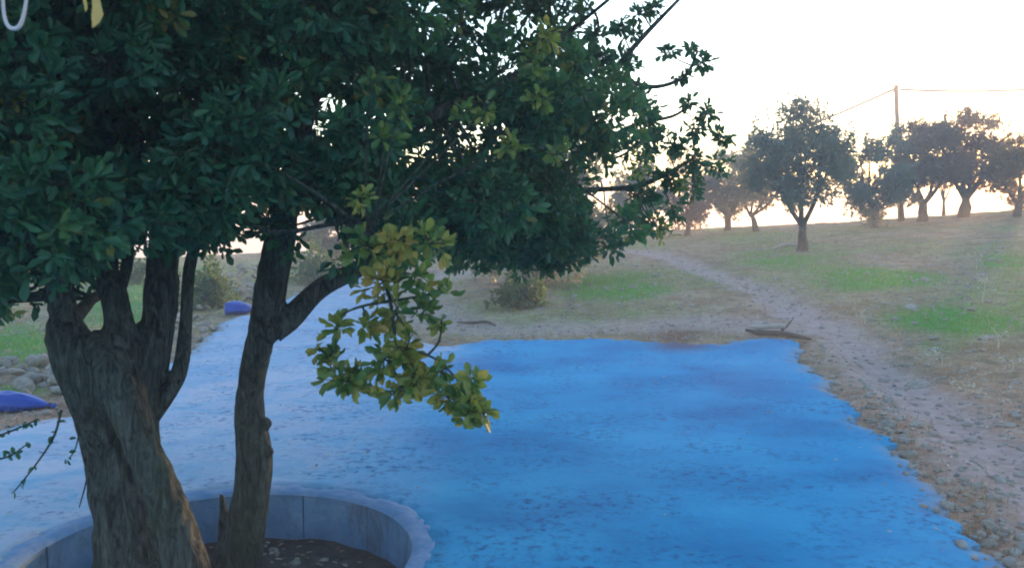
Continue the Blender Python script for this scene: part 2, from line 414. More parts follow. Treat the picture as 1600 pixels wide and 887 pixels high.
# ------------------------------------------------------------------ slab
def slab_z(x, y):
    return base_height(x, y) + 0.006 + 0.0025 * wob(x * 0.9, y * 0.9)
hole = [(RC[0] + (R_OUT - 0.03) * math.cos(t), RC[1] + (R_OUT - 0.03) * math.sin(t)) for t in np.linspace(0, 2 * math.pi, 90, endpoint=False)]
outer = slab_rough
gx, gy = np.meshgrid(np.arange(-7, 5, 0.11), np.arange(-3, 27, 0.11)); gx = gx.ravel() + rng.uniform(-.02, .02, gx.size); gy = gy.ravel() + rng.uniform(-.02, .02, gy.size)
keep = inside(outer, gx, gy) & (dist_poly(outer, gx, gy) > 0.04) & (np.hypot(gx - RC[0], gy - RC[1]) > R_OUT + 0.02)
gx, gy = gx[keep], gy[keep]
V2 = [Vector(p) for p in outer] + [Vector(p) for p in hole] + [Vector((a, b_)) for a, b_ in zip(gx, gy)]
no_, nh = len(outer), len(hole)
E = [(k, (k + 1) % no_) for k in range(no_)] + [(no_ + k, no_ + (k + 1) % nh) for k in range(nh)]
ov, oe, of, *_ = delaunay_2d_cdt(V2, E, [], 0, 1e-5)
ovx = np.array([q[0] for q in ov]); ovy = np.array([q[1] for q in ov])
tri = []
for f in of:
    cx = sum(ovx[k] for k in f) / len(f); cy = sum(ovy[k] for k in f) / len(f); tri.append((f, cx, cy))
cxs = np.array([t[1] for t in tri]); cys = np.array([t[2] for t in tri])
ok = inside(outer, cxs, cys) & ~inside(hole, cxs, cys)
fs = [tuple(tri[k][0]) for k in np.nonzero(ok)[0]]
de = dist_poly(outer, ovx, ovy)
oz = slab_z(ovx, ovy) - 0.02 * np.exp(-(de / 0.03) ** 2)
nv = len(ovx)
# side skirt: boundary edges extruded down
from collections import Counter
ec = Counter()
for f in fs:
    for a, b_ in zip(f, f[1:] + f[:1]): ec[tuple(sorted((a, b_)))] += 1
sides = []
for f in fs:
    for a, b_ in zip(f, f[1:] + f[:1]):
        if ec[tuple(sorted((a, b_)))] == 1: sides.append((b_, a, a + nv, b_ + nv))
vx = np.concatenate([ovx, ovx]); vy = np.concatenate([ovy, ovy]); vz = np.concatenate([oz, oz - 0.13])
spx, spy = project(vx, vy, vz)
worn = np.clip((1 - sstep(-2.2, 0.1, vx + 0.25 * wob(vx * .6, vy * .6) - 0.02 * (vy - 6))) * 0.95, 0, 1) * (vy > 0)
band = np.exp(-((spy - 545 - 8 * np.sin(spx / 60)) / 10) ** 2) * sstep(430, 500, spx) * (1 - sstep(680, 740, spx))
tip = np.exp(-(((spx - 560) / 60) ** 2 + ((spy - 428) / 22) ** 2)) + np.exp(-(((spx - 330) / 60) ** 2 + ((spy - 525) / 22) ** 2)) * 0.7
worn = np.clip(worn + (band + tip) * 1.1, 0, 1)
edge = np.exp(-(dist_poly(outer, vx, vy) / 0.09) ** 2) * np.clip(0.45 + 0.6 * wob(vx * 1.9, vy * 1.9), 0, .95)
edge[nv:] = 1
red = 0.8 * np.exp(-(((spx - 1065) / 48) ** 2 + ((spy - 538) / 10) ** 2)) * (vy > 2)
used = set(k for f in fs for k in f)
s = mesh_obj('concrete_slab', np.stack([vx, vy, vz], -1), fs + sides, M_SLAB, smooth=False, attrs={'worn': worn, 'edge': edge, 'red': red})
bm = bmesh.new(); bm.from_mesh(s.data)
bmesh.ops.delete(bm, geom=[q for q in bm.verts if not q.link_faces], context='VERTS')
for f in bm.faces:
    if abs(f.normal.z) > 0.5:
        f.smooth = True
        if f.normal.z < 0: f.normal_flip()
bm.to_mesh(s.data); bm.free()
tag(s, 'broad blue painted concrete slab with ragged earth edges around the round planter', 'slab', kind='structure')

# ------------------------------------------------------------------ round planter
pl = thing('round_planter', 'low round concrete block planter ring with a pale mortar rim around the leaning oak', 'planter', (RC[0], RC[1], -0.36))
v = []; f = []; nb = 15
for q in range(nb):
    a0 = 2 * math.pi * (q + 0.010 + .10 * math.sin(q * 2.3)) / nb + 0.1; a1 = 2 * math.pi * (q + 0.990 + .10 * math.sin((q + 1) % nb * 2.3)) / nb + 0.1
    b0 = len(v); K = 6
    jr = random.uniform(-.006, .006)
    for k in range(K + 1):
        a = a0 + (a1 - a0) * k / K
        for r_, z_ in ((R_IN + jr, -0.36), (R_IN + jr, -0.012), (R_OUT, -0.012), (R_OUT, -0.36)):
            v.append((RC[0] + r_ * math.cos(a), RC[1] + r_ * math.sin(a), z_))
    for k in range(K):
        for e in range(4):
            e2 = (e + 1) % 4; f.append((b0 + k * 4 + e, b0 + k * 4 + e2, b0 + (k + 1) * 4 + e2, b0 + (k + 1) * 4 + e))
    f.append((b0, b0 + 3, b0 + 2, b0 + 1)); f.append((b0 + K * 4, b0 + K * 4 + 1, b0 + K * 4 + 2, b0 + K * 4 + 3))
mesh_obj('block_course', v, f, M_CONC, pl)
v = []; f = []; K = 240
for k in range(K):                     # mortar behind the joints
    a = 2 * math.pi * k / K
    for r_, z_ in ((R_IN + 0.022, -0.35), (R_IN + 0.022, -0.02), (R_OUT - 0.012, -0.02), (R_OUT - 0.012, -0.35)):
        v.append((RC[0] + r_ * math.cos(a), RC[1] + r_ * math.sin(a), z_))
for k in range(K):
    for e in range(4):
        e2 = (e + 1) % 4; k2 = (k + 1) % K; f.append((k * 4 + e, k * 4 + e2, k2 * 4 + e2, k2 * 4 + e))
mesh_obj('mortar', v, f, M_CONC, pl)
v = []; f = []; K = 300; S = 9
for k in range(K):
    a = 2 * math.pi * k / K
    for e in range(S):
        t = e / (S - 1)
        nn = noise.noise(Vector((math.cos(a) * 6, math.sin(a) * 6, t * 3))) * 0.012
        n2 = noise.noise(Vector((math.cos(a) * 22, math.sin(a) * 22, t * 5))) * 0.008
        r_ = (R_IN - 0.012) + (R_OUT + 0.02 - R_IN + 0.012) * t + (nn * .5 + n2 * .5) * (0.4 + t)
        z_ = -0.014 + 0.024 * math.sin(math.pi * t) ** 0.45 + (nn + n2) * 0.8
        v.append((RC[0] + r_ * math.cos(a), RC[1] + r_ * math.sin(a), z_ if 0 < e < S - 1 else -0.014))
for k in range(K):
    k2 = (k + 1) % K
    for e in range(S - 1): f.append((k * S + e, k * S + e + 1, k2 * S + e + 1, k2 * S + e))
mesh_obj('rim', v, f, M_COPING, pl, smooth=True)
# soil inside
v = [(RC[0], RC[1], -0.25)]; f = []; K = 72; Q = 26
def soil_z(x, y):
    return -0.29 + 0.03 * noise.noise(Vector((x * 4, y * 4, 0))) + 0.015 * noise.noise(Vector((x * 13, y * 13, 3)))
for q in range(1, Q + 1):
    for k in range(K):
        a = 2 * math.pi * k / K; r_ = (R_IN + 0.03) * q / Q; x = RC[0] + r_ * math.cos(a); y = RC[1] + r_ * math.sin(a)
        v.append((x, y, soil_z(x, y)))
for k in range(K): f.append((0, 1 + k, 1 + (k + 1) % K))
for q in range(Q - 1):
    for k in range(K):
        k2 = (k + 1) % K; f.append((1 + q * K + k, 1 + (q + 1) * K + k, 1 + (q + 1) * K + k2, 1 + q * K + k2))
tag(mesh_obj('soil', v, f, M_SOIL, smooth=True), kind='structure')

# ------------------------------------------------------------------ leaves
def unit(a): return a / (np.linalg.norm(a, axis=-1, keepdims=True) + 1e-9)
T_OAK = np.array([(0, 0, 0), (.22, .20, .05), (.45, .25, .07), (.66, .33, .07), (.86, .20, .02), (1, 0, -.10), (.86, -.20, .02), (.66, -.33, .07), (.45, -.25, .07), (.22, -.20, .05)])
F_OAK = np.array([(0, 1, 2, 5), (2, 3, 4, 5), (0, 5, 8, 9), (8, 5, 6, 7)])
T_SIMPLE = np.array([(0, 0, 0), (.3, .26, .06), (.72, .27, .04), (1, 0, -.10), (.72, -.27, .04), (.3, -.26, .06)])
F_SIMPLE = np.array([(0, 1, 2, 3), (0, 3, 4, 5)])
T_NARROW = np.array([(0, 0, 0), (.5, .13, .03), (1, 0, -.03), (.5, -.13, .03)])
F_NARROW = np.array([(0, 1, 2, 3)])
def leaves(base, dirs, L, T, FT, wid=1.0, tint=None, flat=0.5):
    n = len(base); d = unit(dirs)
    up = unit(np.array([0, 0, 1.0]) * flat + rng.normal(size=(n, 3)) * (1 - flat) * 0.9)
    s = unit(np.cross(d, up)); u = np.cross(s, d)
    L = np.broadcast_to(L, (n,))[:, None, None]
    t = T[None]
    v = base[:, None] + (d[:, None] * t[..., 0:1] + s[:, None] * t[..., 1:2] * wid + u[:, None] * t[..., 2:3]) * L
    k = len(T)
    fc = (FT[None] + (np.arange(n) * k)[:, None, None]).reshape(-1, FT.shape[1])
    if tint is None: tint = rng.uniform(0, 1, n)
    return v.reshape(-1, 3), fc, np.repeat(tint, k)
def rosettes(cent, axis, n, L0, L1, T, FT, wid=1.0, tint_c=None, spread=1.0, flat=0.5):
    m = len(cent)
    ax = unit(axis); d = rng.normal(size=(m, n, 3)); d = unit(d) * spread + ax[:, None] * 0.75
    d[..., 2] -= 0.12
    b = cent[:, None] + d * 0.012 - ax[:, None] * rng.uniform(0, 0.05, (m, n, 1))
    if tint_c is None: tint_c = rng.beta(2, 2.6, m)
    tt = np.clip(tint_c[:, None] + rng.normal(0, .11, (m, n)), 0, 1)
    return leaves(b.reshape(-1, 3), d.reshape(-1, 3), rng.uniform(L0, L1, m * n), T, FT, wid, tt.ravel(), flat)
class Foliage:
    def __init__(s): s.v = []; s.f = []; s.t = []; s.n = 0
    def add(s, r):
        v, f, t = r; s.v.append(v); s.f.append(f + s.n); s.t.append(t); s.n += len(v)
    def build(s, name, mat, parent): return mesh_obj(name, np.vstack(s.v), np.vstack(s.f), mat, parent, smooth=False, attrs={'tint': np.concatenate(s.t)})

# ------------------------------------------------------------------ the oak in the planter
oak = thing('oak_tree', 'large leaning oak with dense dark green crown growing from the round concrete planter', 'tree', (P(250, 1006, 4.15)[0], 4.15, -0.30))
def px_limb(rows, k=6):                # rows of (px, py, depth, half-width px)
    return spline([P(a, b_, d) for a, b_, d, h in rows], [h * d / F for a, b_, d, h in rows], k)
tr = Tubes()
tr.add(*px_limb([(262, 1060, 4.15, 95), (246, 960, 4.15, 74), (222, 880, 4.22, 54), (194, 790, 4.22, 46), (168, 700, 4.18, 42), (146, 620, 4.06, 46), (120, 560, 4.03, 42), (102, 520, 4.0, 30), (84, 496, 3.98, 14)]), seg=20)
tr.add(*px_limb([(335, 1060, 4.02, 60), (314, 960, 4.0, 46), (290, 880, 3.98, 37), (256, 780, 3.97, 32), (224, 700, 3.97, 34), (198, 630, 3.98, 38), (176, 570, 4.02, 38), (160, 520, 4.06, 24)]), seg=20)
tr.add(*px_limb([(238, 740, 4.2, 20), (222, 660, 4.2, 30), (222, 590, 4.22, 30), (240, 510, 4.25, 30)]), seg=16)
tr.add(*px_limb([(150, 1040, 4.35, 60), (160, 950, 4.35, 34), (164, 880, 4.32, 20), (163, 820, 4.28, 14), (190, 770, 4.2, 14)]), seg=12)
for q in ((120, 555, 4.0, 22), (205, 640, 3.99, 20), (165, 690, 4.0, 16), (88, 530, 3.98, 20), (240, 790, 4.03, 13)):
    a = P(*q[:3]); r_ = q[3] * q[2] / F; tr.add([a - (0, 0, r_), a, a + (0, 0, r_)], [r_ * .5, r_, r_ * .5], 10)
for dx, dy in ((.5, -.1), (-.45, -.2), (.1, -.5), (-.2, .5), (.35, .4)):
    o = np.array(oak.location); tr.add(*spline([o + (dx * .25, dy * .25, .22), o + (dx * .6, dy * .6, .04), o + (dx, dy, -.08)], [.09, .07, .03]), seg=10)
for L_ in ([(190, 600, 4.1, 24), (192, 545, 4.08, 27), (182, 480, 4.1, 18), (170, 432, 4.14, 14)], [(222, 640, 4.2, 24), (232, 575, 4.22, 27), (250, 490, 4.28, 27), (253, 430, 4.33, 23)],
           [(215, 690, 4.15, 14), (240, 645, 4.2, 14), (262, 614, 4.22, 13), (280, 576, 4.25, 11)], [(125, 580, 4.05, 32), (112, 535, 4.05, 28), (98, 480, 4.0, 20), (90, 430, 3.94, 17)]):
    tr.add(*px_limb(L_), seg=14)
remeshed(tr.build('trunk', M_BARK, oak), 0.014, 0.022, 6)
st = Tubes()
STEM = [(345, 960, 4.85, 80), (362, 905, 4.85, 50), (378, 850, 4.84, 36), (392, 780, 4.82, 30), (398, 715, 4.8, 29), (390, 650, 4.78, 27), (394, 590, 4.75, 25), (410, 520, 4.7, 25), (424, 450, 4.65, 27), (436, 380, 4.6, 25), (450, 300, 4.5, 20), (480, 180, 4.3, 14), (540, 60, 4.1, 9)]
st.add(*px_limb(STEM), seg=16)
for q in ((415, 662, 4.72, 13), (420, 705, 4.75, 10), (425, 520, 4.6, 14), (398, 585, 4.66, 12)):
    a = P(*q[:3]); r_ = q[3] * q[2] / F; st.add([a - (0, 0, r_), a, a + (0, 0, r_)], [r_ * .5, r_, r_ * .5], 10)
st.add(*px_limb([(402, 545, 4.7, 14), (425, 515, 4.68, 21), (458, 492, 4.72, 17), (482, 470, 4.76, 14)]), seg=14)
st.add(*px_limb([(345, 905, 4.95, 28), (352, 850, 4.95, 14), (350, 800, 4.96, 8), (346, 770, 4.97, 4)]), seg=10)
remeshed(st.build('stem', M_BARK, oak), 0.012, 0.012, 8, 5)
LIMBS = [
 [(740, 300, 5.4, 6), (770, 180, 5.4, 5), (775, 80, 5.3, 3.5), (790, -20, 5.3, 2.5)],
 [(860, 235, 5.7, 4), (850, 120, 5.5, 3), (870, 30, 5.5, 2), (900, -30, 5.5, 1.4)],
 [(770, 180, 5.4, 3), (730, 80, 5.3, 2.5), (715, -10, 5.2, 1.6)],
 [(112, 535, 4.05, 28), (98, 480, 4.0, 19), (88, 400, 3.9, 17), (60, 280, 3.75, 17), (10, 150, 3.5, 12), (-60, 0, 3.3, 8)],
 [(194, 545, 4.08, 30), (182, 480, 4.1, 17), (166, 420, 4.15, 15), (172, 330, 4.2, 18), (210, 220, 4.3, 14), (230, 60, 4.4, 8)],
 [(178, 470, 4.12, 12), (196, 420, 4.2, 9), (206, 340, 4.3, 7), (240, 250, 4.4, 5)],
 [(232, 575, 4.22, 28), (250, 490, 4.28, 26), (254, 400, 4.35, 23), (275, 300, 4.5, 22), (330, 180, 4.7, 16), (420, 40, 5.0, 9)],
 [(236, 650, 4.2, 15), (262, 614, 4.22, 14), (282, 572, 4.25, 12), (290, 500, 4.3, 10), (300, 400, 4.35, 9), (340, 300, 4.4, 7), (360, 200, 4.3, 5)],
 [(110, 500, 4.0, 14), (140, 470, 4.3, 9), (160, 440, 4.6, 8), (110, 330, 4.9, 6)],
 [(425, 515, 4.68, 22), (458, 492, 4.72, 18), (500, 452, 4.8, 15), (560, 420, 4.9, 13), (640, 372, 5.1, 11), (740, 300, 5.4, 9), (860, 235, 5.7, 7), (930, 160, 5.9, 5), (985, 80, 5.9, 4), (1062, -2, 5.9, 2.5)],
 [(445, 330, 4.55, 14), (560, 240, 4.5, 11), (700, 170, 4.7, 9), (820, 110, 5.0, 6), (900, 40, 5.2, 4)],
 [(800, 262, 5.5, 6), (900, 170, 5.8, 5), (960, 128, 5.9, 4), (1025, 136, 5.9, 3.2), (1070, 118, 5.9, 2.2), (1090, 80, 5.9, 1.5)],
 [(740, 300, 5.4, 7), (880, 260, 5.8, 5), (980, 200, 6.0, 3.5), (1050, 182, 6.0, 2.5), (1075, 165, 6.0, 1.6)],
 [(640, 372, 5.1, 7), (760, 340, 5.5, 6), (900, 300, 5.9, 5), (1000, 290, 6.1, 4), (1080, 250, 6.2, 2.5)],
 [(500, 330, 4.4, 8), (560, 350, 3.9, 6), (590, 400, 3.6, 4), (610, 470, 3.45, 3), (620, 540, 3.4, 2.4), (650, 590, 3.4, 2)],
 [(610, 470, 3.45, 3), (560, 480, 3.42, 2.2), (530, 500, 3.42, 1.6), (525, 560, 3.42, 1.5), (535, 590, 3.42, 1)],
 [(620, 540, 3.4, 2.4), (680, 560, 3.35, 2), (720, 600, 3.32, 1.6), (745, 640, 3.3, 1)],
 [(860, 235, 5.7, 4), (905, 120, 5.7, 3), (935, 40, 5.6, 2), (912, 0, 5.6, 1.5)],
]
limb_pts = []
for L in LIMBS:
    t = Tubes(); p, r_ = px_limb(L, 5); t.add(p, r_, 10, 0.25); t.build('branch', M_BARK, oak); limb_pts += p
limb_pts = np.array(limb_pts)

# clusters of foliage: centres along the limbs' reach, each a leafy puff at its own distance
CAN = [(-250, -200), (760, -200), (770, -60), (800, -20), (860, 40), (930, 90), (985, 150), (1010, 210), (990, 290), (985, 350), (930, 390), (880, 405), (820, 420), (760, 412), (700, 392), (640, 408), (560, 420), (500, 392), (455, 372), (400, 388),
       (355, 432), (310, 402), (270, 372), (215, 362), (165, 385), (125, 425), (95, 455), (60, 485), (0, 485), (-250, 500)]
cl = []
rcan = random.Random(3)
while len(cl) < 285:
    px, py = rcan.uniform(-250, 1010), rcan.uniform(-200, 500)
    if not inside(CAN, np.array([px]), np.array([py]))[0]: continue
    # depth range widens towards the middle of the crown; the tree stands about 4.4 m off
    if px > 640 and rcan.random() < (0.6 if py < 130 else 0.35): continue
    k = np.clip(px / 900, -0.2, 1); dm = 4.1 + 1.6 * k; hw = 1.15
    d = rcan.uniform(dm - hw, dm + hw * 0.9)
    r_ = rcan.uniform(.17, .34)
    m_ = r_ * F / d * 0.75
    if dist_poly(CAN, np.array([px]), np.array([py]))[0] < m_ * 0.6: 
        r_ *= 0.55
    if any(math.hypot(px - a_, py - b_) < c_ + m_ for a_, b_, c_ in ((452, 318, 14), (468, 290, 8), (505, 345, 12), (440, 350, 12))): continue
    cl.append((*P(px, py, d), r_))
for poly_, cnt_, d0, d1 in (([(370, 250), (640, 250), (640, 380), (560, 400), (500, 378), (455, 360), (380, 370)], 20, 3.9, 5.0), ([(690, 320), (930, 320), (930, 385), (850, 405), (760, 405), (690, 385)], 24, 4.9, 6.2), ([(640, 60), (860, 110), (960, 220), (940, 330), (660, 320)], 13, 4.6, 6.0)):
    k = 0
    while k < cnt_:
        px, py = rcan.uniform(300, 960), rcan.uniform(50, 420)
        if not inside(poly_, np.array([px]), np.array([py]))[0] or any(math.hypot(px - a_, py - b_) < c_ + 22 for a_, b_, c_ in ((452, 318, 14), (468, 290, 8), (505, 345, 8))): continue
        cl.append((*P(px, py, rcan.uniform(d0, d1)), rcan.uniform(.15, .24))); k += 1
# the side of the crown away from the picture's edges, above and behind
for _ in range(70):
    th = rcan.uniform(0, 2 * math.pi); ph = rcan.uniform(0.25, 1.45)
    q = np.array([-1.3, 4.5, 2.3]) + np.array([math.cos(th) * math.cos(ph) * 2.5, math.sin(th) * math.cos(ph) * 1.7, math.sin(ph) * 2.2]) * rcan.uniform(.75, 1)
    cl.append((*q, rcan.uniform(.2, .36)))
fo = Foliage(); tw = Tubes()
for (x, y, z, r_) in cl:
    c_ = np.array([x, y, z]); m_ = int(44 * (r_ / .25) ** 2)
    dirs = unit(rng.normal(size=(m_, 3))); rad = r_ * rng.uniform(.25, 1.0, m_) ** 0.5
    pts = c_ + dirs * rad[:, None] * np.array([1, 1, .8])
    tc = np.clip(rng.beta(2, 3.2, m_) + rng.normal(0, .12), 0, 0.93)
    if rcan.random() < 0.10: tc = np.clip(tc + 0.3, 0, .98)
    T, FT = (T_OAK, F_OAK) if y < 4.3 else (T_SIMPLE, F_SIMPLE)
    fo.add(rosettes(pts, dirs + np.array([0, 0, .2]), 9, .032, .078, T, FT, .72, tc, flat=.15))
    q = limb_pts[np.argmin(((limb_pts - c_) ** 2).sum(1))]
    if np.linalg.norm(q - c_) < 1.3:
        mid = (q + c_) / 2 + rng.normal(0, .05, 3); tw.add(*spline([q, mid, c_], [.012, .008, .004], 3), seg=5)
    for k in range(0, m_, 3):
        tw.add([c_ + dirs[k] * rad[k] * .1, pts[k]], [.004, .002], 3, cap=False)
fo.build('crown', M_OAK, oak)
tw.build('twigs', M_BARK, oak)
# loose sprays at the right end of the crown, open against the sky
def sprays(spots, name, mat, L0=.055, L1=.08, T=T_SIMPLE, FT=F_SIMPLE, wid=1.0, seg_from=None, tmid=.4, per=8, fl=.5):
    fo = Foliage(); t = Tubes()
    for (px, py, d, rp, cnt) in spots:
        if name == 'hanging': cnt = max(2, int(cnt * (.95 if py > 500 else .55)))
        c_ = P(px, py, d); R_ = rp * d / F
        dirs = unit(rng.normal(size=(cnt, 3))); pts = c_ + dirs * (R_ * rng.uniform(.1, 1, cnt) ** .6)[:, None]
        tc = np.clip(rng.normal(tmid, .12, cnt) + rng.normal(0, .14), 0, 1)
        fo.add(rosettes(pts, dirs + np.array([0, 0, .15]), per, L0, L1, T, FT, wid, tc, flat=fl))
        src = limb_pts if seg_from is None else seg_from
        q = src[np.argmin(((src - c_) ** 2).sum(1))]
        t.add(*spline([q, (q + c_) / 2 + rng.normal(0, .015, 3), c_], [.006, .0045, .003], 3), seg=5)
        for p in pts: t.add([c_, (c_ + p) / 2 + rng.normal(0, .01, 3), p], [.003, .0025, .0018], 4, cap=False)
    return fo, t
SP = [(1045, 82, 5.9, 10, 5), (1098, 100, 5.9, 14, 6), (1063, 120, 5.9, 12, 5), (1080, 75, 5.9, 9, 4), (1000, 22, 5.9, 16, 7), (968, 42, 5.8, 18, 8), (990, 55, 5.9, 12, 5), (1025, 12, 5.9, 12, 5),
      (1075, 160, 6, 10, 4), (1105, 178, 6, 20, 9), (1085, 200, 6, 18, 8), (1128, 215, 6, 18, 8), (1050, 225, 6.1, 26, 14), (1010, 215, 6.1, 30, 22), (1085, 245, 6.1, 26, 12), (1120, 255, 6.2, 20, 8),
      (1040, 275, 6.1, 30, 14), (1085, 290, 6.2, 24, 9), (1005, 300, 6, 32, 16), (1050, 325, 6.2, 24, 8), (990, 345, 6, 30, 14), (1020, 345, 6.1, 20, 6), (985, 160, 6, 30, 22), (975, 100, 5.9, 26, 16),
      (930, 50, 5.7, 24, 9), (900, 20, 5.6, 26, 9), (940, 90, 5.7, 26, 14), (860, -10, 5.5, 30, 9), (1010, 180, 6, 22, 14), (960, 385, 5.9, 20, 8),
      (720, 20, 5.2, 40, 24), (780, 40, 5.3, 36, 20), (830, 20, 5.4, 26, 12), (760, 0, 5.3, 24, 10), (880, 60, 5.5, 34, 20), (905, 100, 5.6, 36, 24), (820, 80, 5.4, 36, 26)]
fo, t = sprays(SP, 'spray', M_OAK, .04, .072, wid=.8, tmid=.3)
fo.build('crown_edge', M_OAK, oak); t.build('twigs', M_BARK, oak)
# the low hanging cluster over the slab, sunlight put into its leaf colour
HG = [(540, 590, 3.4, 38, 15), (520, 555, 3.42, 14, 4), (500, 545, 3.42, 12, 3), (530, 510, 3.42, 12, 4), (570, 505, 3.42, 18, 5), (600, 560, 3.4, 26, 8), (635, 545, 3.4, 32, 12), (650, 590, 3.38, 34, 14), (620, 610, 3.38, 24, 8), (690, 580, 3.36, 20, 6),
      (700, 620, 3.34, 28, 10), (735, 590, 3.32, 18, 6), (735, 635, 3.3, 30, 12), (755, 645, 3.3, 16, 5), (620, 490, 3.44, 30, 12), (660, 480, 3.44, 28, 10), (690, 500, 3.44, 14, 4), (600, 440, 3.48, 36, 16), (650, 430, 3.48, 36, 14),
      (575, 385, 3.55, 34, 16), (620, 375, 3.55, 30, 14), (675, 380, 3.55, 30, 14), (700, 455, 3.46, 14, 4)]
fo, t = sprays(HG, 'hanging', M_SPRAY, .038, .070, T_OAK, F_OAK, .85, tmid=.48, per=7, fl=.1)
o_ = fo.build('hanging_foliage', M_SPRAY, oak); o_['label'] = 'low hanging spray of yellow green sunlit leaves'
t.build('hanging_twigs', M_BARK, oak)
# leaf tufts on the crown's front, their sunlit yellow put into the colour
YL = [(15, 150, 3.2, 18, 5), (30, 235, 3.2, 12, 2), (10, 290, 3.1, 16, 4), (80, 232, 3.2, 10, 2), (580, 130, 3.5, 16, 4), (625, 165, 3.5, 26, 8), (600, 215, 3.6, 18, 5), (560, 310, 3.5, 18, 5), (850, 60, 4.0, 30, 12), (830, 95, 4.0, 24, 8),
      (845, 150, 4.0, 22, 7), (800, 225, 4.0, 22, 7), (870, 240, 4.1, 20, 6), (760, 170, 3.9, 20, 5), (720, 180, 3.9, 18, 4), (1000, 255, 5.6, 22, 6), (1035, 360, 5.9, 16, 5), (1020, 350, 5.9, 20, 6), (1060, 290, 6, 18, 5)]
fo, t = sprays(YL, 'tuft', M_SPRAY, .035, .060, T_OAK, F_OAK, .8, tmid=.34, per=6, fl=.35)
fo.build('sun_tinted_tufts', M_SPRAY, oak); t.build('twigs', M_BARK, oak)
# bare and leafy twigs hanging at the left
for rows, lv in (([(96, 640, 3.9, 2.2), (85, 680, 3.9, 2), (60, 720, 3.9, 1.6), (22, 768, 3.9, 1)], 9), ([(138, 700, 4.0, 1.8), (136, 745, 4.0, 1.6), (124, 792, 4.0, 1)], 0),
                 ([(-30, 690, 3.9, 2), (20, 672, 3.9, 1.6), (58, 655, 3.9, 1)], 10), ([(-20, 720, 3.9, 2), (15, 712, 3.9, 1.6), (40, 695, 3.9, 1)], 6), ([(125, 670, 4, 1.4), (118, 700, 4, 1.2), (108, 716, 4, .8)], 3)):
    t = Tubes(); p, r_ = px_limb(rows, 6); t.add(p, r_, 5); 
    h = t.build('hanging_twig', M_BARK, oak)
    if lv:
        idx = rng.integers(2, len(p), lv * 2); pts = np.array(p)[idx] + rng.normal(0, .006, (lv * 2, 3))
        lf = leaves(pts, rng.normal(size=(lv * 2, 3)) + (0, 0, -.5), rng.uniform(.022, .04, lv * 2), T_SIMPLE, F_SIMPLE, 1, rng.uniform(0, .5, lv * 2))
        mesh_obj('twig_leaves', lf[0], lf[1], M_OAK, oak, attrs={'tint': lf[2]})
# big yellow leaf hanging close at the top edge, and the pale cord loop
lf = leaves(np.array([P(146, -16, 2.0), P(126, -16, 2.05)]), np.array([[.02, 0, -1.0], [.25, .1, -1.0]]), np.array([.085, .05]), T_OAK, F_OAK, .8, np.array([1.0, .9]), .0)
mesh_obj('dry_leaf', lf[0], lf[1], M_SPRAY, oak, attrs={'tint': lf[2]})
t = Tubes(); t.add(*px_limb([(8, -40, 2.1, 2.5), (5, 10, 2.1, 2.5), (12, 40, 2.1, 3), (27, 44, 2.1, 3.4), (36, 28, 2.1, 3), (42, -5, 2.1, 2.5), (46, -40, 2.1, 2.5)], 6), 8)
tag(t.build('cord_loop', M_CORD), 'thin pale loop of cord hanging in the crown at the top left corner', 'cord')

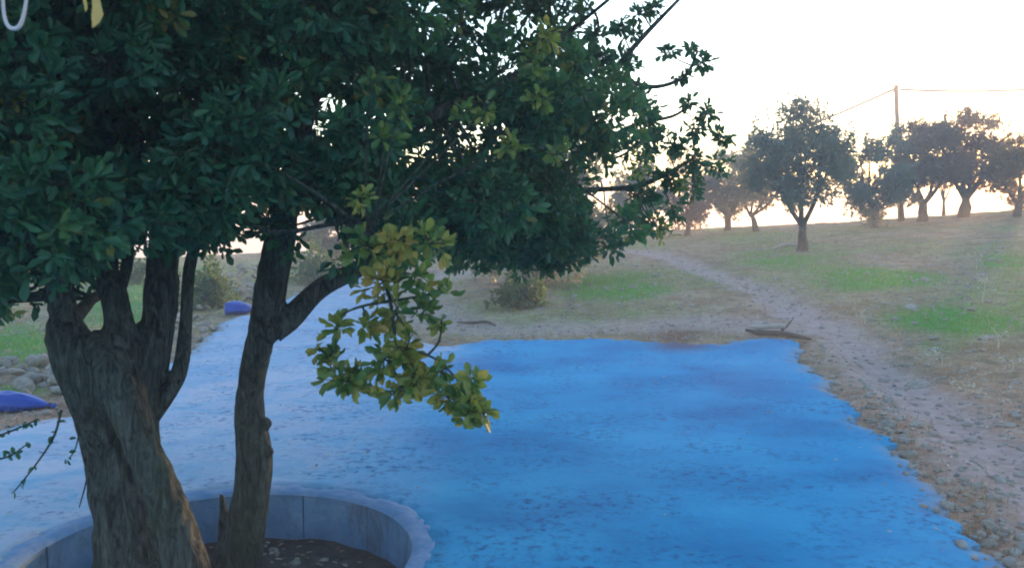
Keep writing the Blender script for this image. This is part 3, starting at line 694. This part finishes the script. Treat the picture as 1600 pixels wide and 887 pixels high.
# ------------------------------------------------------------------ olive trees
def olive(label, bx, by, d, top, crown, seed, mat=M_OLIVE, lean=0.0, trunk_px=12, stems=3, n=1500, low=0.35, name='olive_tree', group='olive trees along the ridge', leaf=(.07, .13), T=T_NARROW, FT=F_NARROW, puffs=26, wid=1.5, bark_=M_BARK2):
    r = random.Random(seed); n = int(n * 1.35); low = max(low - .06, .02)
    gx_, gy_ = P(bx, by, d)[0], d
    gz = float(ground_height(gx_, gy_)); base = np.array([gx_, gy_, gz - 0.04])
    ztop = P(bx, top, d)[2]; H = ztop - gz; mp = d / F
    cx = P((crown[0] + crown[1]) / 2, by, d)[0]; W = (crown[1] - crown[0]) * mp / 2
    t_ = thing(name, label, 'tree', tuple(base), group)
    tk = Tubes(); fork = base + np.array([lean, 0, H * 0.20]); tr_ = trunk_px * mp * .62
    tk.add(*spline([base - (0, 0, .1), base + (lean * .4, 0, H * .08), base + (lean * .7, 0, H * .17), fork], [tr_ * 1.5, tr_ * 1.05, tr_ * .85, tr_ * .8], 5), seg=14, jitter=.5)
    tk.build('trunk', bark_, t_)
    cc = np.array([cx, gy_, gz + H * (1 + low) / 2]); rad = np.array([W, W * .9, H * (1 - low) / 2])
    ends = []
    for k in range(stems + 2):
        a = 2 * math.pi * k / (stems + 2) + r.uniform(-.4, .4)
        e = cc + rad * np.array([math.cos(a) * .6, math.sin(a) * .6, r.uniform(-.5, .35)])
        b_ = Tubes(); mid = (fork + e) / 2 + np.array([r.uniform(-.12, .12), r.uniform(-.12, .12), -.05 * H])
        p, q = spline([fork - (0, 0, .06), mid, e, e + (e - mid) * .4], [tr_ * .6, tr_ * .42, tr_ * .22, tr_ * .08], 5)
        b_.add(p, q, 8, .3)
        for u in range(5):
            s_ = p[r.randint(4, len(p) - 1)]; e2 = s_ + np.array([r.uniform(-.5, .5) * W, r.uniform(-.5, .5) * W, r.uniform(.1, .5) * H * .5]); b_.add([s_, (s_ + e2) / 2 + (0, 0, -.04), e2], [tr_ * .16, tr_ * .1, tr_ * .04], 5); ends.append(e2)
        b_.build('branch', bark_, t_); ends += p[5:]
    fo = Foliage(); lr = np.random.default_rng(seed)
    pc = []
    for k in range(puffs):
        v_ = unit(lr.normal(size=3)); pc.append(cc + rad * v_ * lr.uniform(.5, 1.0))
    pc = np.array(pc); m_ = n // puffs
    for c_ in pc:
        pr = min(W, H * .5) * lr.uniform(.26, .44)
        dd = unit(lr.normal(size=(m_, 3))); pts = c_ + dd * (pr * lr.uniform(.05, 1, m_) ** .6)[:, None] * np.array([1, 1, .85])
        ax = dd + np.array([0, 0, .9]) + unit(c_ - cc) * .5
        tc = np.clip(lr.normal(.4 + lr.normal(0, .15), .2, m_), 0, 1)
        fo.add(rosettes(pts, ax, 7, leaf[0], leaf[1], T, FT, wid, tc, .7, .2))
    # upright wisps breaking the outline
    m_ = 60; v_ = unit(lr.normal(size=(m_, 3)) + (0, 0, .7)); s0 = cc + rad * v_ * .85
    for k in range(5): fo.add(rosettes(s0 + (v_ + (0, 0, .8)) * (.05 + k * .055) * H * .3, v_ + (0, 0, 1.0), 4, leaf[0], leaf[1], T, FT, wid, np.clip(lr.normal(.4, .2, m_), 0, 1), .6, .2))
    fo.build('crown', mat, t_)
    return t_
olive('spreading grey green olive tree with forked trunk, nearest on the slope beside the path', 1253, 380, 22.5, 168, (1168, 1326), 3, trunk_px=11, n=2600, puffs=34, stems=4)
olive('low umbrella shaped olive with dark crown at the left end of the ridge', 1137, 353, 33, 240, (1085, 1185), 5, trunk_px=7, low=.22, n=1500)
olive('small olive with a slanting trunk between the umbrella shaped olive and the spreading olive', 1184, 350, 31, 220, (1140, 1240), 7, lean=-.25, trunk_px=6, low=.36, n=1300)
olive('bushy olive with low crown just right of the spreading olive', 1368, 340, 29, 200, (1310, 1425), 41, trunk_px=9, low=.10, n=2300, puffs=40)
olive('slim olive standing in front of the utility pole', 1408, 337, 31, 200, (1378, 1436), 10, trunk_px=6, low=.34, n=1000)
olive('brownish olive with thick trunk and side branch right of the utility pole', 1442, 337, 30, 184, (1398, 1496), 11, M_OLIVE_BROWN, trunk_px=10, low=.28, n=2300, puffs=34)
olive('wide brown leaved olive with twin trunk near the right edge', 1508, 333, 30, 180, (1456, 1572), 13, M_OLIVE_BROWN, trunk_px=12, low=.28, n=2500, puffs=32)
olive('orange lit olive cut by the right edge of the picture', 1590, 330, 28, 215, (1545, 1640), 15, M_GLARE_LEAF, trunk_px=9, low=.15, n=1600)
olive('thin young olive between the two brown leaved olives', 1474, 336, 33, 215, (1450, 1505), 16, M_OLIVE_BROWN, trunk_px=3.5, low=.42, n=600)
olive('ragged olive with yellowing leaves behind the end of the oak crown', 1075, 357, 31, 240, (1030, 1112), 17, M_OLIVE_BROWN, trunk_px=6, low=.12, n=1100)
olive('thin olive partly hidden behind the oak leaves left of the yellowing one', 1000, 362, 30, 250, (955, 1040), 18, trunk_px=7, low=.15, n=1100)
olive('dense olive with crown almost to the ground beyond the far edge of the slab', 850, 446, 18.0, 215, (715, 955), 21, trunk_px=10, low=.10, n=4200, puffs=54, stems=4, group=None)
olive('dark olive far behind the oak trunk at left', 150, 405, 31, 262, (90, 215), 23, trunk_px=8, low=.35, n=900)
olive('broad olive behind the oak stem', 520, 400, 27, 335, (470, 610), 24, trunk_px=8, low=.25, n=1500)

# shrubs
def shrub(label, bx, by, r_px, h_px, seed, n=500, mat=M_SHRUB):
    gx_, gy_ = G(bx, by); mp = gy_ / F; gz = float(ground_height(gx_, gy_)); R_ = r_px * mp; H = h_px * mp
    t_ = thing('shrub', label, 'shrub', (gx_, gy_, gz)); lr = np.random.default_rng(seed)
    st_ = Tubes()
    for k in range(9):
        a = lr.uniform(0, 6.28); st_.add(*spline([(gx_, gy_, gz - .03), (gx_ + math.cos(a) * R_ * .3, gy_ + math.sin(a) * R_ * .3, gz + H * .5), (gx_ + math.cos(a) * R_ * .8, gy_ + math.sin(a) * R_ * .8, gz + H * lr.uniform(.6, .95))], [.018, .01, .005], 4), seg=5)
    st_.build('stems', M_BARK2, t_)
    dd = unit(lr.normal(size=(n, 3))); dd[:, 2] = abs(dd[:, 2]); pts = np.array([gx_, gy_, gz + .05]) + dd * (lr.uniform(.1, 1, n) ** .5)[:, None] * np.array([R_, R_, H]) * (1 + .25 * np.sin(dd[:, :1] * 7 + seed))
    fo = Foliage(); fo.add(rosettes(pts, dd + (0, 0, .4), 6, .04, .08, T_SIMPLE, F_SIMPLE, 1)); fo.build('foliage', mat, t_)
shrub('leafy green shrub beside the far blue sack', 325, 478, 42, 75, 1)
shrub('grey green shrub behind the oak stem at the slab edge', 495, 442, 50, 65, 2, 600)
shrub('low pale shrub at the foot of the dense olive', 810, 478, 45, 45, 3, 450)
shrub('green shrub on the grass behind the oak trunk', 215, 440, 50, 40, 4, 400)

# ------------------------------------------------------------------ rocks
def rock_mesh(seed, name, mat, flat=.6):
    bm = bmesh.new(); bmesh.ops.create_icosphere(bm, subdivisions=3, radius=1)
    r = random.Random(seed); sx, sy = r.uniform(.9, 1.3), r.uniform(.6, .9)
    for k in range(9):                                   # cut facets
        nrm = Vector((r.gauss(0, 1), r.gauss(0, 1), r.gauss(0, 1))).normalized(); dcut = r.uniform(.62, .85)
        for v_ in bm.verts:
            q = v_.co.dot(nrm)
            if q > dcut: v_.co -= nrm * (q - dcut)
    for v_ in bm.verts:
        q = noise.noise(v_.co * 2.5 + Vector((seed, 0, 0))) * .1
        v_.co *= 1 + q; v_.co.x *= sx; v_.co.y *= sy; v_.co.z *= flat
    me = bpy.data.meshes.new(name); bm.to_mesh(me); bm.free(); me.materials.append(mat); return me
RM = [rock_mesh(s_, 'stone', M_STONE, f_) for s_, f_ in ((1, .6), (2, .45), (3, .75), (4, .5), (5, .4))]
def stone(x, y, size, label, group=None, sink=.25, cat='stone', rot=None, tilt=0.25, z=None):
    o = bpy.data.objects.new('stone', random.choice(RM)); C.objects.link(o)
    gz = float(ground_height(x, y)) if z is None else z
    o.location = (x, y, gz + size * (.35 - sink)); o.scale = (size, size, size * random.uniform(.8, 1.1))
    o.rotation_euler = (random.uniform(-tilt, tilt), random.uniform(-tilt, tilt), random.uniform(0, 6.28) if rot is None else rot)
    return tag(o, label, cat, group)
for px, py, s_, lb in ((1520, 400, 9, None), (1425, 477, 15, 'long flat pale stone beside the green strip on the right slope'), (1518, 478, 10, 'small pale stone on dry earth right of the long flat stone'),
        (1458, 524, 9, 'round pale stone at the lower edge of the right green strip'), (1545, 526, 12, 'pale jagged stone among dry stalks near the right edge'), (1432, 592, 18, 'broad brownish stone where the path meets the dry bank'),
        (1385, 662, 22, 'large pale broken concrete lump against the ragged slab edge'), (1432, 660, 14, 'flat whitish stone on the path above the slab edge'), (1545, 812, 16, 'tan rounded stone on the soil near the lower right corner'),
        (1560, 738, 10, 'small whitish stone on the path near the right edge'), (1418, 705, 15, 'grey block lying in the gap of the slab edge'), (1190, 445, 12, 'pale stone nearest the green strip by the path'),
        (1448, 434, 10, 'flat stone at the right end of the upper green patch'), (1225, 500, 10, 'low pale stone just behind the fallen branch')):
    if lb is None: continue
    x, y = G(px, py); stone(x, y, s_ * y / F, lb)
def scatter(n, box, smin, smax, label, group, reject=None, bias=1.0):
    k = 0; tries = 0
    while k < n and tries < n * 40:
        tries += 1
        px, py = random.uniform(box[0], box[2]), random.uniform(box[1], box[3]); x, y = G(px, py)
        if inside(coarse, np.array([x]), np.array([y]))[0] and dist_poly(coarse, np.array([x]), np.array([y]))[0] > 0.03: continue
        if reject and reject(x, y): continue
        stone(x, y, random.uniform(smin, smax) ** bias, label, group); k += 1
scatter(46, (1290, 455, 1620, 760), .02, .055, 'small pale stone on the dry earth of the right slope', 'pale stones on the right slope', lambda x, y: path_mask(np.array([x]), np.array([y]))[0] > .6)
scatter(20, (1100, 425, 1240, 505), .03, .07, 'pale stone on the earth behind the far right slab corner', 'stones behind the slab corner')
scatter(24, (1130, 385, 1580, 450), .04, .09, 'far pale stone in the thin grass of the slope', 'stones in the slope grass')
scatter(18, (640, 440, 960, 520), .03, .07, 'grey stone on the bare earth beyond the slab', 'stones beyond the slab')
# stones lining the ragged right edge
ed = [G(*p) for p in [(1245, 545), (1292, 596), (1345, 642), (1400, 690), (1455, 745), (1505, 808), (1560, 880)]]
for k in range(32):
    q = random.uniform(0, len(ed) - 1.001); i_ = int(q); a, b_ = np.array(ed[i_]), np.array(ed[i_ + 1]); p = a + (b_ - a) * (q - i_)
    p = p + np.array([random.uniform(.02, .22), random.uniform(-.05, .05)]); stone(p[0], p[1], random.uniform(.014, .042), 'broken stone lying along the ragged right edge of the slab', 'stones along the slab edge', .1)
# rubble heaps at the left
def heap(box, n, smin, smax, label, group, hgt):
    pts = []
    for k in range(n):
        px, py = random.uniform(box[0], box[2]), random.uniform(box[1], box[3]); x, y = G(px, py); u = (px - box[0]) / (box[2] - box[0]); v_ = (py - box[1]) / (box[3] - box[1])
        s_ = random.uniform(smin, smax); z = float(ground_height(x, y)) + s_ * .2 + hgt * max(0, math.sin(math.pi * u)) ** .5 * (1 - v_) * random.uniform(0, 1)
        stone(x, y, s_, label, group, .2, z=z, tilt=.7)
heap((-20, 565, 130, 612), 44, .045, .12, 'weathered grey stone in the rubble row behind the near blue sack', 'rubble behind the near sack', .12)
heap((345, 425, 425, 470), 46, .06, .13, 'weathered grey stone in the rubble heap by the far blue sack', 'rubble by the far sack', .45)
heap((255, 478, 335, 530), 30, .05, .11, 'grey stone in the loose row along the left side of the slab', 'stones left of the slab', .12)
heap((468, 400, 560, 440), 24, .06, .13, 'grey stone in the heap behind the oak stem', 'rubble behind the oak stem', .3)
# stones in the planter
for a, r_, s_ in ((1.2, .6, .035), (1.5, .75, .04), (1.0, .7, .03), (2.4, .7, .04)):
    x, y = RC[0] + r_ * math.cos(a), RC[1] + r_ * math.sin(a); stone(x, y, s_, 'small stone on the soil inside the round planter', 'stones inside the planter', z=soil_z(x, y))

# gravel and litter
gv = []; gf = []; k = 0; base_r = rock_mesh(9, 'g', M_GRAVEL, .6); bmv = np.array([q.co[:] for q in base_r.vertices])
bm = bmesh.new(); bmesh.ops.create_icosphere(bm, subdivisions=1, radius=1); iv = np.array([q.co[:] for q in bm.verts]); if_ = np.array([[q.index for q in f_.verts] for f_ in bm.faces]); bm.free()
n_g = 7500
th = rng.uniform(math.radians(-36), math.radians(36), n_g * 3); dd = np.exp(rng.uniform(math.log(2.8), math.log(30), n_g * 3)); gx_ = dd * np.sin(th); gy_ = dd * np.cos(th)
k_ = (~(inside(coarse, gx_, gy_) & (dist_poly(coarse, gx_, gy_) > .16 * rng.random(len(gx_)) ** 1.5))) & (np.hypot(gx_ - RC[0], gy_ - RC[1]) > 1.2); gx_, gy_, dd = gx_[k_][:n_g], gy_[k_][:n_g], dd[k_][:n_g]
gz_ = np.where(inside(slab_rough, gx_, gy_), slab_z(gx_, gy_), ground_height(gx_, gy_)); ng = len(gx_)
sz = rng.gamma(2.0, .006, ng) + .004 + dd * .0005
sc_ = sz[:, None] * rng.uniform(.6, 1.3, (ng, 3)) * [1, 1, .6]; a = rng.uniform(0, 6.28, ng); ca, sa = np.cos(a), np.sin(a)
vv = iv[None] * rng.uniform(.75, 1.2, (ng, len(iv), 1)) * sc_[:, None]
vv = np.stack([vv[..., 0] * ca[:, None] - vv[..., 1] * sa[:, None], vv[..., 0] * sa[:, None] + vv[..., 1] * ca[:, None], vv[..., 2]], -1) + np.stack([gx_, gy_, gz_ + sz * .15], -1)[:, None]
fc = (if_[None] + (np.arange(ng) * len(iv))[:, None, None]).reshape(-1, 3)
tag(mesh_obj('gravel', vv.reshape(-1, 3), fc, M_GRAVEL), 'small gravel and soil crumbs scattered over the earth around the slab', 'gravel', kind='stuff')
def litter(n, where, name, label, L0, L1):
    pts = where(n); m_ = len(pts); d_ = rng.normal(size=(m_, 3)) * [1, 1, .25]
    lf = leaves(pts + [0, 0, .008], d_, rng.uniform(L0, L1, m_), T_SIMPLE, F_SIMPLE, 1.0, rng.uniform(0, 1, m_), .85)
    tag(mesh_obj(name, lf[0], lf[1], M_LITTER, attrs={'tint': lf[2]}), label, 'leaves', kind='stuff')
def wh_ground(n):
    th = rng.uniform(math.radians(-34), math.radians(34), n * 3); d_ = np.exp(rng.uniform(math.log(3), math.log(22), n * 3)); x, y = d_ * np.sin(th), d_ * np.cos(th)
    k = ~inside(coarse, x, y) & (rng.random(n * 3) > path_mask(x, y) * .7); x, y = x[k][:n], y[k][:n]; return np.stack([x, y, ground_height(x, y)], -1)
litter(2600, wh_ground, 'leaf_litter', 'dry fallen leaves strewn over the earth beside the slab', .025, .06)
def wh_planter(n):
    a = rng.uniform(0, 6.28, n); r_ = R_IN * np.sqrt(rng.random(n)) * .97; x, y = RC[0] + r_ * np.cos(a), RC[1] + r_ * np.sin(a); return np.stack([x, y, [soil_z(p, q) for p, q in zip(x, y)]], -1)
litter(420, wh_planter, 'planter_litter', 'brown dead oak leaves lying on the planter soil', .03, .06)
def wh_slab(n):
    x, y = rng.uniform(-4, 4, n * 6), rng.uniform(3, 12, n * 6); k = inside(coarse, x, y) & (np.hypot(x - RC[0], y - RC[1]) > 1.2) & (rng.random(n * 6) < .35 + .5 * (wob(x, y) > .4)); x, y = x[k][:n], y[k][:n]; return np.stack([x, y, slab_z(x, y) + .002], -1)
litter(150, wh_slab, 'slab_litter', 'few small dark leaves and crumbs lying on the blue slab', .012, .035)

# grass
def blades(n, dmin, dmax, mask, h0, h1, wd, name, label, mat, tb=(0, .75), cat='grass'):
    th = rng.uniform(math.radians(-37), math.radians(37), n); d_ = np.exp(rng.uniform(math.log(dmin), math.log(dmax), n)); x, y = d_ * np.sin(th), d_ * np.cos(th)
    z = ground_height(x, y); k = (rng.random(n) < mask(x, y, z)) & ~inside(coarse, x, y); x, y, z, d_ = x[k], y[k], z[k], d_[k]; m_ = len(x)
    h = rng.uniform(h0, h1, m_) * (.7 + .5 * rng.random(m_)); a = rng.uniform(0, 6.28, m_); w_ = wd * (.6 + d_ * .09)
    b_ = np.stack([x, y, z - .01], -1); s_ = np.stack([np.cos(a), np.sin(a), 0 * a], -1); ln = rng.normal(0, .45, (m_, 3)) * [1, 1, 0]
    up = np.array([0, 0, 1.0])
    v = np.stack([b_ - s_ * w_[:, None] / 2, b_ + s_ * w_[:, None] / 2, b_ + (up + ln * .4) * h[:, None] * .6 + s_ * w_[:, None] * .35, b_ + (up * .95 + ln) * h[:, None], b_ + (up + ln * .4) * h[:, None] * .6 - s_ * w_[:, None] * .35], 1)
    fc = np.array([[0, 1, 2, 4]]) ; f4 = (fc[None] + (np.arange(m_) * 5)[:, None, None]).reshape(-1, 4); f3 = (np.array([[4, 2, 3]])[None] + (np.arange(m_) * 5)[:, None, None]).reshape(-1, 3)
    f3 = np.hstack([f3, f3[:, :1]])
    o = mesh_obj(name, v.reshape(-1, 3), [tuple(q) for q in f4] + [tuple(q[:3]) for q in f3], mat, attrs={'tint': np.repeat(rng.uniform(tb[0], tb[1], m_), 5)})
    return tag(o, label, cat, kind='stuff')
blades(130000, 7, 36, lambda x, y, z: np.clip(grass_mask(x, y, z) * 1.4 - .25, 0, 1) * (1 - path_mask(x, y)), .03, .09, .006, 'grass', 'short bright green grass growing in patches on the slope and behind the oak', M_GRASS)
blades(60000, 5, 36, lambda x, y, z: .6 * (1 - path_mask(x, y)) * (.5 + .5 * (wob(x, y) > 0)), .03, .11, .005, 'dry_grass', 'thin dry straw coloured grass on the brown earth', M_DRYGRASS, (0, 1))

# ------------------------------------------------------------------ small things
def wpt(px, py, h=0.0):
    x, y = G(px, py); return np.array([x, y, float(ground_height(x, y)) + h])
fb = thing('fallen_branch', 'dark fallen branch with pale peeled fork at the far right corner of the slab', 'branch', tuple(wpt(1215, 522)))
t = Tubes(); t.add(*spline([wpt(1165, 519, .05), wpt(1185, 521, .05), wpt(1215, 525, .06), wpt(1240, 527, .05), wpt(1268, 530, .03)], [.02, .035, .035, .03, .012], 5), seg=10, jitter=.6); t.build('dark_limb', M_DEAD, fb)
t = Tubes(); t.add(*spline([wpt(1170, 512, .10), wpt(1182, 518, .09), wpt(1205, 520, .12), wpt(1226, 519, .11)], [.015, .03, .035, .03], 5), seg=10, jitter=.5); t.build('peeled_limb', M_DEADP, fb)
t = Tubes(); t.add(*spline([wpt(1222, 522, .06), wpt(1232, 512, .12), wpt(1240, 508, .2)], [.02, .012, .006], 4), seg=6); t.build('side_twig', M_DEAD, fb)
t = Tubes(); t.add(*spline([wpt(715, 497, .03), wpt(735, 499, .05), wpt(760, 497, .03), wpt(775, 500, .02)], [.012, .025, .02, .008], 5), seg=8, jitter=.5)
tag(t.build('stick', M_DEAD), 'short dark stick lying on bare earth beyond the slab', 'stick')
t = Tubes(); t.add(*spline([wpt(1205, 388, .02), wpt(1228, 382, .05), wpt(1250, 383, .03)], [.02, .04, .02], 5), seg=8, jitter=.5)
tag(t.build('pale_log', M_DEADP), 'thin pale log lying at the foot of the spreading olive', 'log')
# dried thistle stalks
def stalk(px, py, hpx, label, seed, group=None):
    p = wpt(px, py); mp = p[1] / F; H = hpx * mp; r = random.Random(seed)
    t_ = thing('dry_thistle', label, 'plant', tuple(p), group); s_ = Tubes(); tip = p + np.array([r.uniform(-.06, .06), 0, H])
    s_.add(*spline([p - (0, 0, .03), p + (.02, 0, H * .5), tip], [.008, .006, .004], 4), seg=6); ends = [tip]
    for k in range(5):
        a = r.uniform(0, 6.28); s0 = p + (tip - p) * r.uniform(.4, .9); e = s0 + np.array([math.cos(a) * .12, math.sin(a) * .12, r.uniform(.03, .12)]); s_.add([s0, (s0 + e) / 2 + (0, 0, .01), e], [.004, .003, .002], 5); ends.append(e)
    s_.build('stem', M_STRAW, t_); fo = Foliage()
    for e in ends: fo.add(rosettes(np.array([e]), np.array([[0, 0, 1.0]]), 9, .012, .03, T_NARROW, F_NARROW, 1.3))
    fo.build('seed_head', M_PETAL, t_)
stalk(1525, 418, 26, 'pale dried thistle standing alone in the grass on the right slope', 1)
stalk(1535, 470, 40, 'tall thin straw stalk between the two right green strips', 2)
for k, (px, py) in enumerate(((1558, 540), (1505, 610), (1580, 575), (1350, 500), (1470, 560))): stalk(px, py, 17, 'short dry straw stalk on the brown bank right of the path', 10 + k, 'dry stalks on the brown bank')

# blue drums
def sack(label, px, py, L, R_, rot, seed):
    p = wpt(px, py); t_ = thing('plastic_sack', label, 'sack', tuple(p)); ax = np.array([math.cos(rot), math.sin(rot), 0]); sd_ = np.cross(ax, [0, 0, 1])
    prof = [(-.5, .2), (-.49, .6), (-.46, .86), (-.38, 1), (-.2, 1.02), (-.02, .98), (.12, .86), (.24, .66), (.34, .42), (.42, .22), (.46, .12), (.49, .16), (.53, .26), (.535, .05)]
    pr, rr_ = spline([np.array([u, 0, 0]) for u, _ in prof], [v_ for _, v_ in prof], 4); V = []; Fc = []; S = 40
    for i_, (u_, rad_) in enumerate(zip(pr, rr_)):
        for k in range(S):
            th_ = 2 * math.pi * k / S; u = u_[0]
            w_ = rad_ * (1 + .10 * noise.noise(Vector((u * 5, math.cos(th_) * 2, math.sin(th_) * 2 + seed))) + .13 * abs(noise.noise(Vector((u * 3, math.cos(th_) * 5, math.sin(th_) * 5 + seed)))) * 2 + .05 * math.sin(th_ * 9) * max(0, u + .1))
            h_ = R_ * .62 * (math.sin(th_) * w_ * (1 if math.sin(th_) > 0 else .75) + .72) * (1 - .25 * max(0, u))
            V.append(p + ax * L * u + sd_ * math.cos(th_) * w_ * R_ + np.array([0, 0, max(h_, .004)]))
    n_ = len(pr)
    for i_ in range(n_ - 1):
        for k in range(S):
            k2 = (k + 1) % S; Fc.append((i_ * S + k, i_ * S + k2, (i_ + 1) * S + k2, (i_ + 1) * S + k))
    Fc.append(tuple(range(S))); Fc.append(tuple((n_ - 1) * S + k for k in reversed(range(S))))
    mesh_obj('bag', V, Fc, M_DRUM, t_, smooth=True)
    q = Tubes(); c0 = p + ax * L * .465 + np.array([0, 0, R_ * .40]); pts = [c0 + (sd_ * math.cos(t) + np.array([0, 0, .8]) * math.sin(t)) * R_ * .17 for t in np.linspace(0, 2 * math.pi, 17)]; q.add(pts, .008, 6, cap=False); q.build('tie', M_CAP, t_)
sack('crumpled bright blue plastic sack with tied pointed end lying at the left edge', 28, 632, .66, .15, math.radians(-8), 1)
sack('smaller deep blue plastic sack lying by the rubble behind the oak stem', 377, 489, .52, .2, math.radians(12), 5)

# utility pole and wires
pp = P(1408, 335, 42); pz = float(ground_height(pp[0], 42)); tp = P(1400, 133, 42)
up_ = thing('utility_pole', 'thin dark utility pole leaning slightly above the olive trees', 'pole', (pp[0], 42, pz))
t = Tubes(); t.add([(pp[0], 42, pz - .3), tuple((np.array([pp[0], 42, pz]) + tp) / 2), tuple(tp)], [.115, .105, .10], 14); t.build('shaft', M_POLE, up_)
wt = P(1401, 143, 42)
t = Tubes(); t.add([wt + (-.16, -.02, 0), wt + (.16, -.02, 0)], .03, 8); t.build('bracket', M_INSUL, up_)
for sx_ in (-1, 1):
    t = Tubes(); t.add([wt + (sx_ * .15, -.02, .0), wt + (sx_ * .15, -.02, .05), wt + (sx_ * .15, -.02, .09)], [.03, .045, .025], 10); t.build('insulator', M_INSUL, up_)
def cable(a, b_, sag, label):
    t = Tubes(); pts = [a + (b_ - a) * u - np.array([0, 0, sag * 4 * u * (1 - u)]) for u in np.linspace(0, 1, 40)]; t.add(pts, .055, 6); tag(t.build('overhead_wire', M_WIRE), label, 'wire')
cable(wt + (.15, -.02, .09), P(1760, 125, 40), .25, 'overhead wire running level from the pole out to the right')
cable(wt + (-.15, -.02, .09), P(1000, 275, 75), .6, 'overhead wire sloping down left from the pole behind the olive trees')

# ------------------------------------------------------------------ haze
if HAZE > 0:
    zb = float(verts[:, 2].min()) - 1
    bm = bmesh.new(); bmesh.ops.create_cube(bm, size=1)
    for v_ in bm.verts: v_.co = Vector((v_.co.x * 900, v_.co.y * 900, zb if v_.co.z < 0 else 9.5))
    me = bpy.data.meshes.new('haze'); bm.to_mesh(me); bm.free()
    hz = bpy.data.objects.new('haze', me); C.objects.link(hz); tag(hz, 'thin warm evening haze over the whole hillside', 'haze', kind='stuff')
    m = bpy.data.materials.new('haze'); m.use_nodes = True; n = m.node_tree; n.nodes.remove(n.nodes['Principled BSDF'])
    pv = n.nodes.new('ShaderNodeVolumePrincipled'); pv.inputs['Density'].default_value = HAZE; pv.inputs['Anisotropy'].default_value = 0.42; pv.inputs['Color'].default_value = (0.92, 0.88, 0.92, 1)
    n.links.new(pv.outputs[0], n.nodes['Material Output'].inputs['Volume']); me.materials.append(m)
